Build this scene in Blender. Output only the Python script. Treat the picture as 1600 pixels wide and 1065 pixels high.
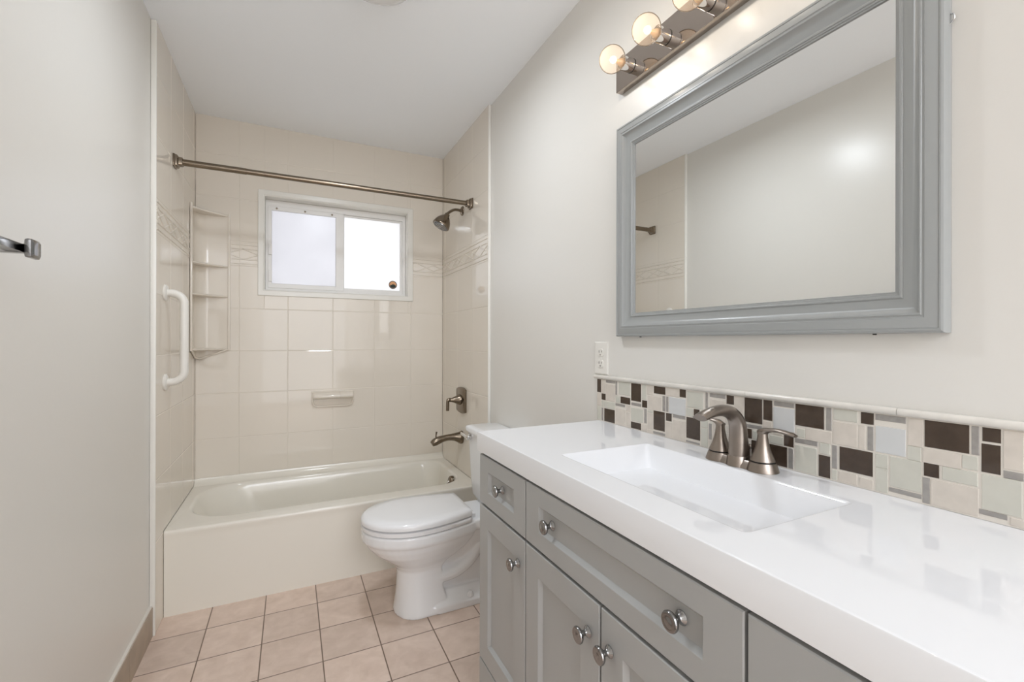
import bpy, bmesh, math, random
from mathutils import Vector, Matrix

scn = bpy.context.scene
for o in list(bpy.data.objects):
    bpy.data.objects.remove(o, do_unlink=True)
COL = scn.collection
PI = math.pi

# ------------------------------------------------------------------ camera
cam_d = bpy.data.cameras.new('camera')
cam = bpy.data.objects.new('camera', cam_d)
COL.objects.link(cam)
scn.camera = cam
cam_d.sensor_width = 36.0
cam_d.lens = 710.994 * 36.0 / 1600.0
cam_d.shift_x = -10.05 / 1600.0
cam_d.shift_y = -0.47 / 1600.0
cam_d.clip_start = 0.02
_R = Vector((0.89475372, -0.44655461, 0.00218242))
_U = Vector((-0.00224380, 0.00039137, 0.99999741))
_F = Vector((0.44655430, 0.89475630, 0.00065180))
M = Matrix.Identity(4)
for i in range(3):
    M[i][0] = _R[i]; M[i][1] = _U[i]; M[i][2] = -_F[i]
M[0][3], M[1][3], M[2][3] = 0.49272, -3.15193, 1.19787
cam.matrix_world = M

# ------------------------------------------------------------------ world, lights, exposure
vs = scn.view_settings
scn.display_settings.display_device = 'sRGB'
vs.view_transform = 'Standard'
vs.look = 'None'
vs.gamma = 1.0
vs.exposure = 0.64
vs.use_curve_mapping = False
scn.cycles.use_denoising = True
scn.cycles.max_bounces = 10
scn.cycles.diffuse_bounces = 6
scn.cycles.glossy_bounces = 5
scn.cycles.transmission_bounces = 6
scn.cycles.transparent_max_bounces = 12
scn.cycles.caustics_reflective = False
scn.cycles.caustics_refractive = False
scn.cycles.sample_clamp_indirect = 6.0

world = bpy.data.worlds.new('daylight')
scn.world = world
world.use_nodes = True
bg = world.node_tree.nodes['Background']
bg.inputs['Color'].default_value = (1.0, 1.0, 1.0, 1)
bg.inputs['Strength'].default_value = 1.85


def area_light(name, loc, rot, sx, sy, power, color=(1, 1, 1)):
    d = bpy.data.lights.new(name, 'AREA')
    d.shape = 'RECTANGLE'
    d.size = sx; d.size_y = sy
    d.energy = power
    d.color = color
    o = bpy.data.objects.new(name, d)
    COL.objects.link(o)
    o.location = loc
    o.rotation_euler = rot
    return o


# added soft fill lamps, unseen behind the viewer: one overhead, one at the end
area_light('added_overhead_fill', (0.728, -5.35, 2.470), (0, 0, 0), 1.25, 1.70, 36.0, (0.935, 0.980, 1.07))
area_light('added_end_fill', (0.728, -6.27, 1.25), (PI / 2, 0, 0), 1.42, 2.36, 13.5, (0.935, 0.980, 1.07))  # added fill before the end wall, no window modelled there

# ------------------------------------------------------------------ mesh helpers
class MB:
    """A list of vertices and faces that becomes ONE mesh object."""
    def __init__(s):
        s.v = []; s.f = []; s.m = []

    def add(s, verts, faces, mi=0):
        b = len(s.v)
        s.v += [Vector(p) for p in verts]
        s.f += [tuple(b + i for i in q) for q in faces]
        s.m += [mi] * len(faces)
        return s

    def box(s, x0, x1, y0, y1, z0, z1, mi=0, bev=0.0):
        if bev <= 0:
            v = [(x, y, z) for z in (z0, z1) for y in (y0, y1) for x in (x0, x1)]
            f = [(0, 2, 3, 1), (4, 5, 7, 6), (0, 1, 5, 4), (2, 6, 7, 3), (0, 4, 6, 2), (1, 3, 7, 5)]
            return s.add(v, f, mi)
        bm = bmesh.new()
        bmesh.ops.create_cube(bm, size=1.0)
        for q in bm.verts:
            q.co = Vector(((x0 + x1) / 2 + q.co.x * (x1 - x0), (y0 + y1) / 2 + q.co.y * (y1 - y0), (z0 + z1) / 2 + q.co.z * (z1 - z0)))
        bmesh.ops.bevel(bm, geom=list(bm.edges), offset=bev, segments=2, profile=0.6, affect='EDGES')
        return s.from_bm(bm, mi)

    def from_bm(s, bm, mi=0):
        bm.verts.index_update()
        s.add([v.co.copy() for v in bm.verts], [[v.index for v in f.verts] for f in bm.faces], mi)
        bm.free()
        return s

    def loft(s, rings, mi=0, cap0=True, cap1=True, closed=True):
        n = len(rings[0]); b = len(s.v)
        for r in rings:
            s.v += [Vector(p) for p in r]
        k = n if closed else n - 1
        for i in range(len(rings) - 1):
            for j in range(k):
                a = b + i * n + j; c = b + i * n + (j + 1) % n
                s.f.append((a, c, c + n, a + n)); s.m.append(mi)
        if cap0:
            s.f.append(tuple(b + j for j in reversed(range(n)))); s.m.append(mi)
        if cap1:
            o = b + (len(rings) - 1) * n
            s.f.append(tuple(o + j for j in range(n))); s.m.append(mi)
        return s

    def lathe(s, prof, c, axis='z', n=32, mi=0, cap0=True, cap1=True):
        """prof: list of (radius, distance along the axis)."""
        ax = Vector({'x': (1, 0, 0), 'y': (0, 1, 0), 'z': (0, 0, 1)}[axis]) if isinstance(axis, str) else Vector(axis).normalized()
        h = Vector((0, 0, 1)) if abs(ax.z) < 0.9 else Vector((1, 0, 0))
        e1 = ax.cross(h).normalized(); e2 = ax.cross(e1).normalized()
        c = Vector(c)
        rings = [[c + ax * d + e1 * (r * math.cos(2 * PI * i / n)) + e2 * (r * math.sin(2 * PI * i / n)) for i in range(n)] for r, d in prof]
        return s.loft(rings, mi, cap0, cap1)

    def tube(s, pts, rad, n=16, mi=0, up=(0, 0, 1), squash=None, cap=True):
        """sweep an ellipse along pts; rad: number or list of r or (r_side, r_up)."""
        pts = [Vector(p) for p in pts]
        rings = []
        upv = Vector(up)
        for i, p in enumerate(pts):
            t = (pts[min(i + 1, len(pts) - 1)] - pts[max(i - 1, 0)]).normalized()
            e1 = t.cross(upv)
            if e1.length < 1e-4:
                e1 = t.cross(Vector((1, 0, 0)))
            e1.normalize(); e2 = e1.cross(t).normalized()
            r = rad[i] if isinstance(rad, (list, tuple)) else rad
            ra, rb = r if isinstance(r, (list, tuple)) else (r, r)
            rings.append([p + e1 * (ra * math.cos(2 * PI * k / n)) + e2 * (rb * math.sin(2 * PI * k / n)) for k in range(n)])
        return s.loft(rings, mi, cap, cap)

    def build(s, name, mats, parent=None, smooth=None, bevel=None, sub=0):
        me = bpy.data.meshes.new(name)
        off = Vector((0, 0, 0))
        q = parent
        while q is not None:
            off += q.location; q = q.parent
        me.from_pydata([tuple(v - off) for v in s.v], [], s.f)
        if not isinstance(mats, (list, tuple)):
            mats = [mats]
        for m in mats:
            me.materials.append(m)
        for p, mi in zip(me.polygons, s.m):
            p.material_index = mi
        bm = bmesh.new(); bm.from_mesh(me)
        bmesh.ops.recalc_face_normals(bm, faces=list(bm.faces))
        bm.to_mesh(me); bm.free()
        if smooth is not None:
            me.polygons.foreach_set('use_smooth', [True] * len(me.polygons))
            if smooth < 179:
                me.set_sharp_from_angle(angle=math.radians(smooth))
        me.update()
        o = bpy.data.objects.new(name, me)
        COL.objects.link(o)
        if parent is not None:
            o.parent = parent
        if bevel:
            b = o.modifiers.new('bevel', 'BEVEL')
            b.width = bevel; b.segments = 3; b.limit_method = 'ANGLE'; b.angle_limit = math.radians(35)
            b.harden_normals = False
        if sub:
            b = o.modifiers.new('subdivision', 'SUBSURF')
            b.levels = sub; b.render_levels = sub
        return o


def thing(name, loc, label=None, cat=None, group=None, kind=None):
    o = bpy.data.objects.new(name, None)
    o.empty_display_size = 0.05
    COL.objects.link(o)
    o.location = loc
    return tag(o, label, cat, group, kind)


def tag(o, label=None, cat=None, group=None, kind=None):
    if label: o['label'] = label
    if cat: o['category'] = cat
    if group: o['group'] = group
    if kind: o['kind'] = kind
    return o


def bez(p0, p1, p2, p3, n):
    p0, p1, p2, p3 = map(Vector, (p0, p1, p2, p3))
    out = []
    for i in range(n + 1):
        t = i / n; u = 1 - t
        out.append(p0 * u ** 3 + p1 * (3 * u * u * t) + p2 * (3 * u * t * t) + p3 * t ** 3)
    return out


def lerp(a, b, t):
    return a + (b - a) * t


def smoothpath(pts, n=6):
    """Catmull-Rom through pts (each any-length tuple)."""
    out = []
    P = [tuple(p) for p in pts]
    for i in range(len(P) - 1):
        a = P[max(i - 1, 0)]; b = P[i]; c = P[i + 1]; d = P[min(i + 2, len(P) - 1)]
        for k in range(n):
            t = k / n
            out.append(tuple(0.5 * ((2 * q1) + (-q0 + q2) * t + (2 * q0 - 5 * q1 + 4 * q2 - q3) * t * t + (-q0 + 3 * q1 - 3 * q2 + q3) * t ** 3)
                             for q0, q1, q2, q3 in zip(a, b, c, d)))
    out.append(P[-1])
    return out


def rrect(x0, x1, y0, y1, r, z, n=10):
    """rounded rectangle ring, 4*(n+1) points, counter-clockwise."""
    rs = r if isinstance(r, (list, tuple)) else (r,) * 4
    out = []
    for (cx, cy, a0, rr) in ((x1 - rs[0], y0 + rs[0], -90, rs[0]), (x1 - rs[1], y1 - rs[1], 0, rs[1]), (x0 + rs[2], y1 - rs[2], 90, rs[2]), (x0 + rs[3], y0 + rs[3], 180, rs[3])):
        for i in range(n + 1):
            a = math.radians(a0 + 90 * i / n)
            out.append((cx + rr * math.cos(a), cy + rr * math.sin(a), z))
    return out


# ------------------------------------------------------------------ materials
def srgb(r, g, b):
    def c(x):
        x /= 255.0
        return x / 12.92 if x <= 0.04045 else ((x + 0.055) / 1.055) ** 2.4
    return (c(r), c(g), c(b), 1.0)


def mat(name, color, rough=0.5, metal=0.0, coat=0.0, spec=0.5, bump=None, mottle=None, **kw):
    m = bpy.data.materials.new(name)
    m.use_nodes = True
    nt = m.node_tree
    b = nt.nodes['Principled BSDF']
    col = color if len(color) == 4 else (*color, 1)
    b.inputs['Base Color'].default_value = col
    b.inputs['Roughness'].default_value = rough
    b.inputs['Metallic'].default_value = metal
    b.inputs['Coat Weight'].default_value = coat
    b.inputs['Coat Roughness'].default_value = 0.03
    b.inputs['Specular IOR Level'].default_value = spec
    for k, v in kw.items():
        b.inputs[k].default_value = v
    tc = nt.nodes.new('ShaderNodeTexCoord')
    if mottle:                                  # (scale, amount, detail)
        nz = nt.nodes.new('ShaderNodeTexNoise')
        nz.inputs['Scale'].default_value = mottle[0]
        nz.inputs['Detail'].default_value = mottle[2] if len(mottle) > 2 else 4
        nt.links.new(tc.outputs['Object'], nz.inputs['Vector'])
        rp = nt.nodes.new('ShaderNodeMapRange')
        rp.inputs['From Min'].default_value = 0.3; rp.inputs['From Max'].default_value = 0.7
        rp.inputs['To Min'].default_value = 1 - mottle[1]; rp.inputs['To Max'].default_value = 1 + mottle[1]
        nt.links.new(nz.outputs['Fac'], rp.inputs['Value'])
        mx = nt.nodes.new('ShaderNodeMix'); mx.data_type = 'RGBA'; mx.blend_type = 'MULTIPLY'
        mx.inputs['Factor'].default_value = 1.0
        mx.inputs['A'].default_value = col
        nt.links.new(rp.outputs['Result'], mx.inputs['B'])
        nt.links.new(mx.outputs['Result'], b.inputs['Base Color'])
    if bump:                                    # (scale, strength, distance)
        nz = nt.nodes.new('ShaderNodeTexNoise')
        nz.inputs['Scale'].default_value = bump[0]
        nz.inputs['Detail'].default_value = 3
        nt.links.new(tc.outputs['Object'], nz.inputs['Vector'])
        bp = nt.nodes.new('ShaderNodeBump')
        bp.inputs['Strength'].default_value = bump[1]
        bp.inputs['Distance'].default_value = bump[2]
        nt.links.new(nz.outputs['Fac'], bp.inputs['Height'])
        nt.links.new(bp.outputs['Normal'], b.inputs['Normal'])
    return m


PAINT = mat('wall_paint', (0.73, 0.712, 0.672), rough=0.30, spec=0.45, bump=(55, 0.12, 0.002))
CEIL = mat('ceiling_paint', (0.92, 0.95, 0.985), rough=0.75)
ACRYL = mat('beige_acrylic', (0.765, 0.71, 0.63), rough=0.05, spec=0.45, bump=(6, 0.05, 0.004))
TUBM = mat('bone_enamel', (0.80, 0.768, 0.692), rough=0.12, spec=0.5)
PORC = mat('white_porcelain', (0.83, 0.84, 0.85), rough=0.06, spec=0.55)
SEATM = mat('white_seat_plastic', (0.83, 0.835, 0.845), rough=0.13)
TOPM = mat('white_cultured_marble', (0.82, 0.83, 0.85), rough=0.04, spec=0.5)
GREY = mat('grey_cabinet_paint', (0.40, 0.408, 0.405), rough=0.38)
DARKGAP = mat('painted_gap_shade', (0.03, 0.03, 0.03), rough=0.8)  # near-black colour standing in for shade in the cabinet gaps
FRAMEM = mat('grey_frame_lacquer', (0.335, 0.348, 0.345), rough=0.28)
MIRR = mat('mirror_silver', (0.90, 0.91, 0.90), rough=0.0, metal=1.0)
NICK = mat('brushed_nickel', (0.30, 0.258, 0.225), rough=0.30, metal=1.0, bump=(180, 0.03, 0.001))
BRONZE = mat('bronzed_nickel', (0.225, 0.183, 0.138), rough=0.24, metal=1.0)
PEWTER = mat('polished_pewter', (0.30, 0.30, 0.30), rough=0.14, metal=1.0)
CHROME = mat('chrome', (0.75, 0.75, 0.75), rough=0.05, metal=1.0)
PLATE = mat('smoked_chrome_plate', (0.42, 0.37, 0.33), rough=0.04, metal=1.0)
BLACK = mat('black_rubber', (0.015, 0.013, 0.012), rough=0.5)
VINYL = mat('white_vinyl', (0.80, 0.785, 0.735), rough=0.25)
ALU = mat('white_aluminium', (0.84, 0.83, 0.81), rough=0.35)
PLASTIC = mat('white_plastic', (0.78, 0.76, 0.71), rough=0.3)
SLOT = mat('slot_dark', (0.10, 0.09, 0.08), rough=0.7)
SKIRT = mat('tan_baseboard_tile', (0.40, 0.325, 0.25), rough=0.45, mottle=(14, 0.12))
CAULK = mat('pale_caulk', (0.72, 0.68, 0.62), rough=0.5)
GROUT = mat('pale_grout', (0.70, 0.655, 0.59), rough=0.8)
TBRN = mat('brown_glass_tile', (0.060, 0.041, 0.029), rough=0.08, mottle=(60, 0.15))
TCRM = mat('cream_stone_tile', (0.62, 0.565, 0.50), rough=0.35, mottle=(45, 0.06))
TGRN = mat('pale_green_glass_tile', (0.57, 0.558, 0.492), rough=0.08, mottle=(40, 0.03))
TBLU = mat('pale_blue_glass_tile', (0.60, 0.605, 0.60), rough=0.08)
TSIL = mat('brushed_silver_tile', (0.36, 0.34, 0.32), rough=0.35, metal=0.35, mottle=(90, 0.10))
MARBLE = mat('veined_marble_trim', (0.68, 0.65, 0.60), rough=0.2, mottle=(22, 0.10, 8))
DOORM = mat('white_door_paint', (0.78, 0.77, 0.74), rough=0.35)

# floor: tan ceramic tile in a square grid, dark grout, mottled clouding
def floor_material():
    m = bpy.data.materials.new('tan_floor_tile')
    m.use_nodes = True
    nt = m.node_tree; N = nt.nodes; L = nt.links
    b = N['Principled BSDF']
    geo = N.new('ShaderNodeNewGeometry')
    sep = N.new('ShaderNodeSeparateXYZ')
    L.new(geo.outputs['Position'], sep.inputs[0])

    def mth(op, a, v=None):
        n = N.new('ShaderNodeMath'); n.operation = op
        for i, q in enumerate((a, v)):
            if q is None: continue
            if isinstance(q, (int, float)): n.inputs[i].default_value = q
            else: L.new(q, n.inputs[i])
        return n.outputs[0]
    PX, PY = 0.2110, 0.2115
    ux = mth('DIVIDE', mth('SUBTRACT', sep.outputs['X'], 0.1795 - 20 * PX), PX)
    uy = mth('DIVIDE', mth('SUBTRACT', sep.outputs['Y'], -0.8830 - 30 * PY), PY)
    fx = mth('ABSOLUTE', mth('SUBTRACT', mth('FRACT', ux), 0.5))
    fy = mth('ABSOLUTE', mth('SUBTRACT', mth('FRACT', uy), 0.5))
    edge = mth('MAXIMUM', fx, fy)                     # 0.5 on a joint
    rng = N.new('ShaderNodeMapRange')
    rng.interpolation_type = 'SMOOTHSTEP'
    rng.inputs['From Min'].default_value = 0.4870; rng.inputs['From Max'].default_value = 0.4925
    L.new(edge, rng.inputs['Value'])
    # one tone per tile
    idc = N.new('ShaderNodeCombineXYZ')
    L.new(mth('FLOOR', ux), idc.inputs[0]); L.new(mth('FLOOR', uy), idc.inputs[1])
    wn = N.new('ShaderNodeTexWhiteNoise'); wn.noise_dimensions = '2D'
    L.new(idc.outputs[0], wn.inputs['Vector'])
    off = N.new('ShaderNodeVectorMath'); off.operation = 'SCALE'
    L.new(wn.outputs['Color'], off.inputs[0]); off.inputs['Scale'].default_value = 7.0
    addv = N.new('ShaderNodeVectorMath'); addv.operation = 'ADD'
    L.new(geo.outputs['Position'], addv.inputs[0]); L.new(off.outputs[0], addv.inputs[1])
    nz = N.new('ShaderNodeTexNoise'); nz.inputs['Scale'].default_value = 15.0; nz.inputs['Detail'].default_value = 8
    nz.inputs['Roughness'].default_value = 0.6
    nz.inputs['Distortion'].default_value = 0.4
    L.new(addv.outputs[0], nz.inputs['Vector'])
    cr = N.new('ShaderNodeValToRGB')
    cr.color_ramp.elements[0].position = 0.32; cr.color_ramp.elements[0].color = (0.62, 0.485, 0.40, 1)
    cr.color_ramp.elements[1].position = 0.70; cr.color_ramp.elements[1].color = (0.74, 0.60, 0.51, 1)
    L.new(nz.outputs['Fac'], cr.inputs['Fac'])
    tone = N.new('ShaderNodeMapRange')
    tone.inputs['To Min'].default_value = 0.93; tone.inputs['To Max'].default_value = 1.05
    L.new(wn.outputs['Value'], tone.inputs['Value'])
    mul = N.new('ShaderNodeMix'); mul.data_type = 'RGBA'; mul.blend_type = 'MULTIPLY'; mul.inputs['Factor'].default_value = 1
    L.new(cr.outputs['Color'], mul.inputs['A']); L.new(tone.outputs['Result'], mul.inputs['B'])
    mx = N.new('ShaderNodeMix'); mx.data_type = 'RGBA'
    L.new(rng.outputs['Result'], mx.inputs['Factor'])
    L.new(mul.outputs['Result'], mx.inputs['A']); mx.inputs['B'].default_value = (0.20, 0.14, 0.10, 1)
    L.new(mx.outputs['Result'], b.inputs['Base Color'])
    b.inputs['Roughness'].default_value = 0.42
    inv = mth('SUBTRACT', 1.0, rng.outputs['Result'])
    hgt = mth('ADD', inv, mth('MULTIPLY', nz.outputs['Fac'], 0.25))
    bp = N.new('ShaderNodeBump'); bp.inputs['Strength'].default_value = 0.5; bp.inputs['Distance'].default_value = 0.002
    L.new(hgt, bp.inputs['Height']); L.new(bp.outputs['Normal'], b.inputs['Normal'])
    return m


FLOORM = floor_material()


def frosted_pane(name, tint, rough):
    """obscure glass: daylight passes and scatters, a faint sheen stays on the surface"""
    m = bpy.data.materials.new(name)
    m.use_nodes = True
    nt = m.node_tree; N = nt.nodes; L = nt.links
    out = N['Material Output']
    N.remove(N['Principled BSDF'])
    tr = N.new('ShaderNodeBsdfTranslucent'); tr.inputs['Color'].default_value = tint
    gl = N.new('ShaderNodeBsdfGlossy'); gl.inputs['Roughness'].default_value = rough
    fr = N.new('ShaderNodeFresnel'); fr.inputs['IOR'].default_value = 1.45
    tc = N.new('ShaderNodeTexCoord')
    nz = N.new('ShaderNodeTexNoise'); nz.inputs['Scale'].default_value = 4.0; nz.inputs['Detail'].default_value = 2
    L.new(tc.outputs['Object'], nz.inputs['Vector'])
    rp = N.new('ShaderNodeMapRange'); rp.inputs['To Min'].default_value = 0.90; rp.inputs['To Max'].default_value = 1.04
    L.new(nz.outputs['Fac'], rp.inputs['Value'])
    mul = N.new('ShaderNodeMix'); mul.data_type = 'RGBA'; mul.blend_type = 'MULTIPLY'; mul.inputs['Factor'].default_value = 1
    mul.inputs['A'].default_value = tint; L.new(rp.outputs['Result'], mul.inputs['B'])
    L.new(mul.outputs['Result'], tr.inputs['Color'])
    mx = N.new('ShaderNodeMixShader')
    L.new(fr.outputs[0], mx.inputs[0]); L.new(tr.outputs[0], mx.inputs[1]); L.new(gl.outputs[0], mx.inputs[2])
    L.new(mx.outputs[0], out.inputs['Surface'])
    return m


PANE_A = frosted_pane('frosted_glass', (0.84, 0.84, 0.87, 1), 0.25)
PANE_B = frosted_pane('frosted_glass_paler', (0.98, 0.98, 0.99, 1), 0.2)  # paler tint than the other pane


def bulb_glass():
    m = bpy.data.materials.new('clear_bulb_glass')
    m.use_nodes = True
    nt = m.node_tree; N = nt.nodes; L = nt.links
    out = N['Material Output']; N.remove(N['Principled BSDF'])
    t = N.new('ShaderNodeBsdfTransparent'); t.inputs['Color'].default_value = (0.97, 0.94, 0.90, 1)
    g = N.new('ShaderNodeBsdfGlossy'); g.inputs['Roughness'].default_value = 0.02
    h = N.new('ShaderNodeBsdfTranslucent'); h.inputs['Color'].default_value = (1.0, 0.80, 0.62, 1)
    lw = N.new('ShaderNodeLayerWeight'); lw.inputs['Blend'].default_value = 0.06
    m1 = N.new('ShaderNodeMixShader'); m1.inputs[0].default_value = 0.07
    L.new(t.outputs[0], m1.inputs[1]); L.new(h.outputs[0], m1.inputs[2])
    m2 = N.new('ShaderNodeMixShader')
    L.new(lw.outputs['Fresnel'], m2.inputs[0]); L.new(m1.outputs[0], m2.inputs[1]); L.new(g.outputs[0], m2.inputs[2])
    L.new(m2.outputs[0], out.inputs['Surface'])
    return m


def emitter(name, color, strength):
    m = bpy.data.materials.new(name)
    m.use_nodes = True
    nt = m.node_tree; N = nt.nodes
    out = N['Material Output']; N.remove(N['Principled BSDF'])
    e = N.new('ShaderNodeEmission'); e.inputs['Color'].default_value = color; e.inputs['Strength'].default_value = strength
    nt.links.new(e.outputs[0], out.inputs['Surface'])
    return m


BULBG = bulb_glass()
GLOW = emitter('glowing_filament', (1.0, 0.72, 0.42, 1), 4.0)
STEM = mat('amber_glass_stem', (0.62, 0.40, 0.22), rough=0.2)
OPAL = mat('opal_glass', (0.80, 0.80, 0.80), rough=0.25)

# ------------------------------------------------------------------ the room
W = 1.46            # tiled face to tiled face
XL = -0.018         # painted left wall
XP = 1.4746         # painted right wall
H = 2.4967
YT = -0.836         # front edge of the tub surround
YF = -6.30          # far end of the room, extended unseen behind the viewer around the added fill lamps

tag(MB().box(-0.3, 1.8, -6.6, 0.3, -0.08, 0.0).build('floor', FLOORM), kind='structure')
tag(MB().box(-0.3, 1.8, -6.6, 0.3, H, H + 0.08).build('ceiling', CEIL), kind='structure')
tag(MB().box(XL - 0.10, XL, -6.6, 0.14, 0.0, H).build('wall_left', PAINT), kind='structure')
tag(MB().box(XP, XP + 0.10, -6.6, 0.14, 0.0, H).build('wall_right', PAINT), kind='structure')

# window opening in the back wall
WX0, WX1, WZ0, WZ1 = 0.345, 1.212, 1.503, 2.075
mb = MB()
mb.box(XL, WX0, 0.018, 0.14, 0, H).box(WX1, XP, 0.018, 0.14, 0, H)
mb.box(WX0, WX1, 0.018, 0.14, 0, WZ0).box(WX0, WX1, 0.018, 0.14, WZ1, H)
tag(mb.build('wall_back', PAINT), kind='structure')
tag(MB().box(XL, XP, YF - 0.1, YF, 0, H).build('wall_front', PAINT), kind='structure')

# skirting of cut floor tile along the left wall, pale caulk bead on top
mb = MB()
y = YT - 0.002
while y > YF + 0.01:
    y2 = max(y - 0.3035, YF + 0.002)
    mb.box(XL, -0.006, y2 + 0.001, y - 0.001, 0.0, 0.118, 0, 0.0012)
    y = y2
mb.box(XL, -0.0085, YF + 0.002, YT - 0.002, 0.118, 0.124, 1)
tag(mb.build('baseboard_left', [SKIRT, CAULK]), kind='structure')
mb = MB()
mb.box(1.4626, XP, -1.838, YT - 0.002, 0.0, 0.118, 0, 0.0012).box(1.465, XP, -1.838, YT - 0.002, 0.118, 0.124, 1)
tag(mb.build('baseboard_right', [SKIRT, CAULK]), kind='structure')

# ------------------------------------------------------------------ tub surround
def panel_cells(mb, place, us, vs_, skip=None, bw=0.0032, dep=0.0012):
    """moulded tile relief: each cell a shallow bevelled pillow"""
    for i in range(len(us) - 1):
        for j in range(len(vs_) - 1):
            u0, u1, v0, v1 = us[i], us[i + 1], vs_[j], vs_[j + 1]
            if skip and skip(u0, u1, v0, v1):
                continue
            o = [(u0, v0), (u1, v0), (u1, v1), (u0, v1)]
            b = min(bw, (u1 - u0) / 4, (v1 - v0) / 4)
            q = [(u0 + b, v0 + b), (u1 - b, v0 + b), (u1 - b, v1 - b), (u0 + b, v1 - b)]
            v = [place(u, w_, -dep) for u, w_ in o] + [place(u, w_, 0) for u, w_ in q]
            f = [(k, (k + 1) % 4, 4 + (k + 1) % 4, 4 + k) for k in range(4)] + [(4, 5, 6, 7)]
            mb.add(v, f)


def ridge(mb, place, a, b, w=0.0045, h=0.0034):
    a = Vector(a); b = Vector(b)
    d = (b - a).normalized(); n = Vector((-d.y, d.x))
    pts = []
    for p in (a, b):
        for s_, hh in ((-1, -0.0003), (-0.45, h), (0.45, h), (1, -0.0003)):
            q = p + n * (w * s_)
            pts.append(place(q.x, q.y, hh))
    mb.add(pts, [(0, 1, 5, 4), (1, 2, 6, 5), (2, 3, 7, 6), (0, 3, 2, 1), (4, 5, 6, 7)])


RZ = 0.371
ROWS = [0.371, 0.6255, 0.8875, 1.1350, 1.3870, 1.6400, 1.7830, 2.0360, 2.2820, H - 0.001]


def border(mb, place, u0, u1, uc, skip=None):
    zs = [1.655, 1.680, 1.741, 1.766]
    for z in zs:
        if skip:
            ridge(mb, place, (u0, z), (skip[0], z)); ridge(mb, place, (skip[1], z), (u1, z))
        else:
            ridge(mb, place, (u0, z), (u1, z))
    zb, zt = zs[1], zs[2]
    for k in range(-3, 8):
        c = uc + 0.2575 * k
        for s_ in (-1, 1):
            for za, zz in ((zt, zb), (zb, zt)):
                ua, ub = c, c + s_ * 0.157
                for lo, hi in ([(u0, skip[0]), (skip[1], u1)] if skip else [(u0, u1)]):
                    ta = [(lo - ua) / (ub - ua), (hi - ua) / (ub - ua)]
                    t0, t1 = max(0.0, min(ta)), min(1.0, max(ta))
                    if t1 - t0 > 0.06:
                        ridge(mb, place, (lerp(ua, ub, t0), lerp(za, zz, t0)), (lerp(ua, ub, t1), lerp(za, zz, t1)), 0.0038, 0.0034)


GRP = 'tub surround panels'
sur = thing('surround_panel', (0.73, 0, RZ), 'glossy beige tile-pattern panel behind the bathtub with the window set in it', 'wall panel', GRP)
mb = MB()
pb = lambda u, v, d: (u, -d, v)



# the window's edges are cut lines only where they pass the opening: build left, right, below and above fields apart
def field(u0, u1, v0, v1):
    uu = [u0] + [u for u in (0.2155, 0.4735, 0.7315, 0.9890, 1.2330) if u0 + 0.004 < u < u1 - 0.004] + [u1]
    v_ = [v0] + [v for v in ROWS if v0 + 0.004 < v < v1 - 0.004] + [v1]
    panel_cells(mb, pb, uu, v_)
field(0.0005, WX0, ROWS[4], ROWS[7])
field(WX1, W - 0.0005, ROWS[4], ROWS[7])
field(0.0005, W - 0.0005, ROWS[0], ROWS[4])
field(0.0005, WX0, ROWS[7], ROWS[-1])
field(WX1, W - 0.0005, ROWS[7], ROWS[-1])
field(WX0, WX1, WZ1, ROWS[-1])
field(WX0, WX1, ROWS[4], WZ0)
mb.add([(0, 0.0012, RZ), (W, 0.0012, RZ), (W, 0.0012, WZ0), (0, 0.0012, WZ0)], [(0, 1, 2, 3)])
mb.add([(0, 0.0012, 2.112), (W, 0.0012, 2.112), (W, 0.0012, H), (0, 0.0012, H)], [(0, 1, 2, 3)])
border(mb, pb, 0.176, W - 0.002, 0.235, (0.309, 1.2475))
mb.build('tile_sheet', ACRYL, sur)
UY = [YT, -0.588, -0.3265, -0.0650, -0.0005]
for sgn in (0, 1):
    mb = MB()
    if sgn == 0:
        pl = lambda u, v, d: (d, u, v)
        fx, bx = 0.0, XL
    else:
        pl = lambda u, v, d: (W - d, u, v)
        fx, bx = W, XP
    sur = thing('surround_panel', (fx, -0.42, 0), ('glossy beige tile-pattern panel beside the tub, carrying the white grab bar', 'glossy beige tile-pattern panel at the tub end carrying the shower head, valve and spout')[sgn], 'wall panel', GRP)
    panel_cells(mb, pl, UY, [0.371] + ROWS[1:])
    # panel leg in front of the apron, down to the floor
    panel_cells(mb, pl, [YT, -0.7030], [0.0, 0.371])
    e = 0.0012 if sgn else -0.0012
    mb.add([(fx + e, YT, 0.371), (fx + e, 0, 0.371), (fx + e, 0, H), (fx + e, YT, H)], [(0, 1, 2, 3)])
    mb.add([(fx + e, YT, 0), (fx + e, -0.7030, 0), (fx + e, -0.7030, 0.371), (fx + e, YT, 0.371)], [(0, 1, 2, 3)])
    border(mb, pl, YT + 0.004, -0.002 if sgn else -0.164, -0.455)
    mb.build('tile_sheet', ACRYL, sur)
    # rounded edge strip closing the panel's front edge
    mb = MB()
    a, b_ = (XL, 0.0015) if sgn == 0 else (W - 0.0015, XP)
    mb.box(min(a, b_), max(a, b_), YT - 0.010, YT, 0.0, H - 0.0005, 0, 0.004)
    mb.build('edge_strip', VINYL, sur, smooth=40)

# ------------------------------------------------------------------ window
win = thing('window_1', (0.778, 0.02, WZ0), kind='structure')
mb = MB()
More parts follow.
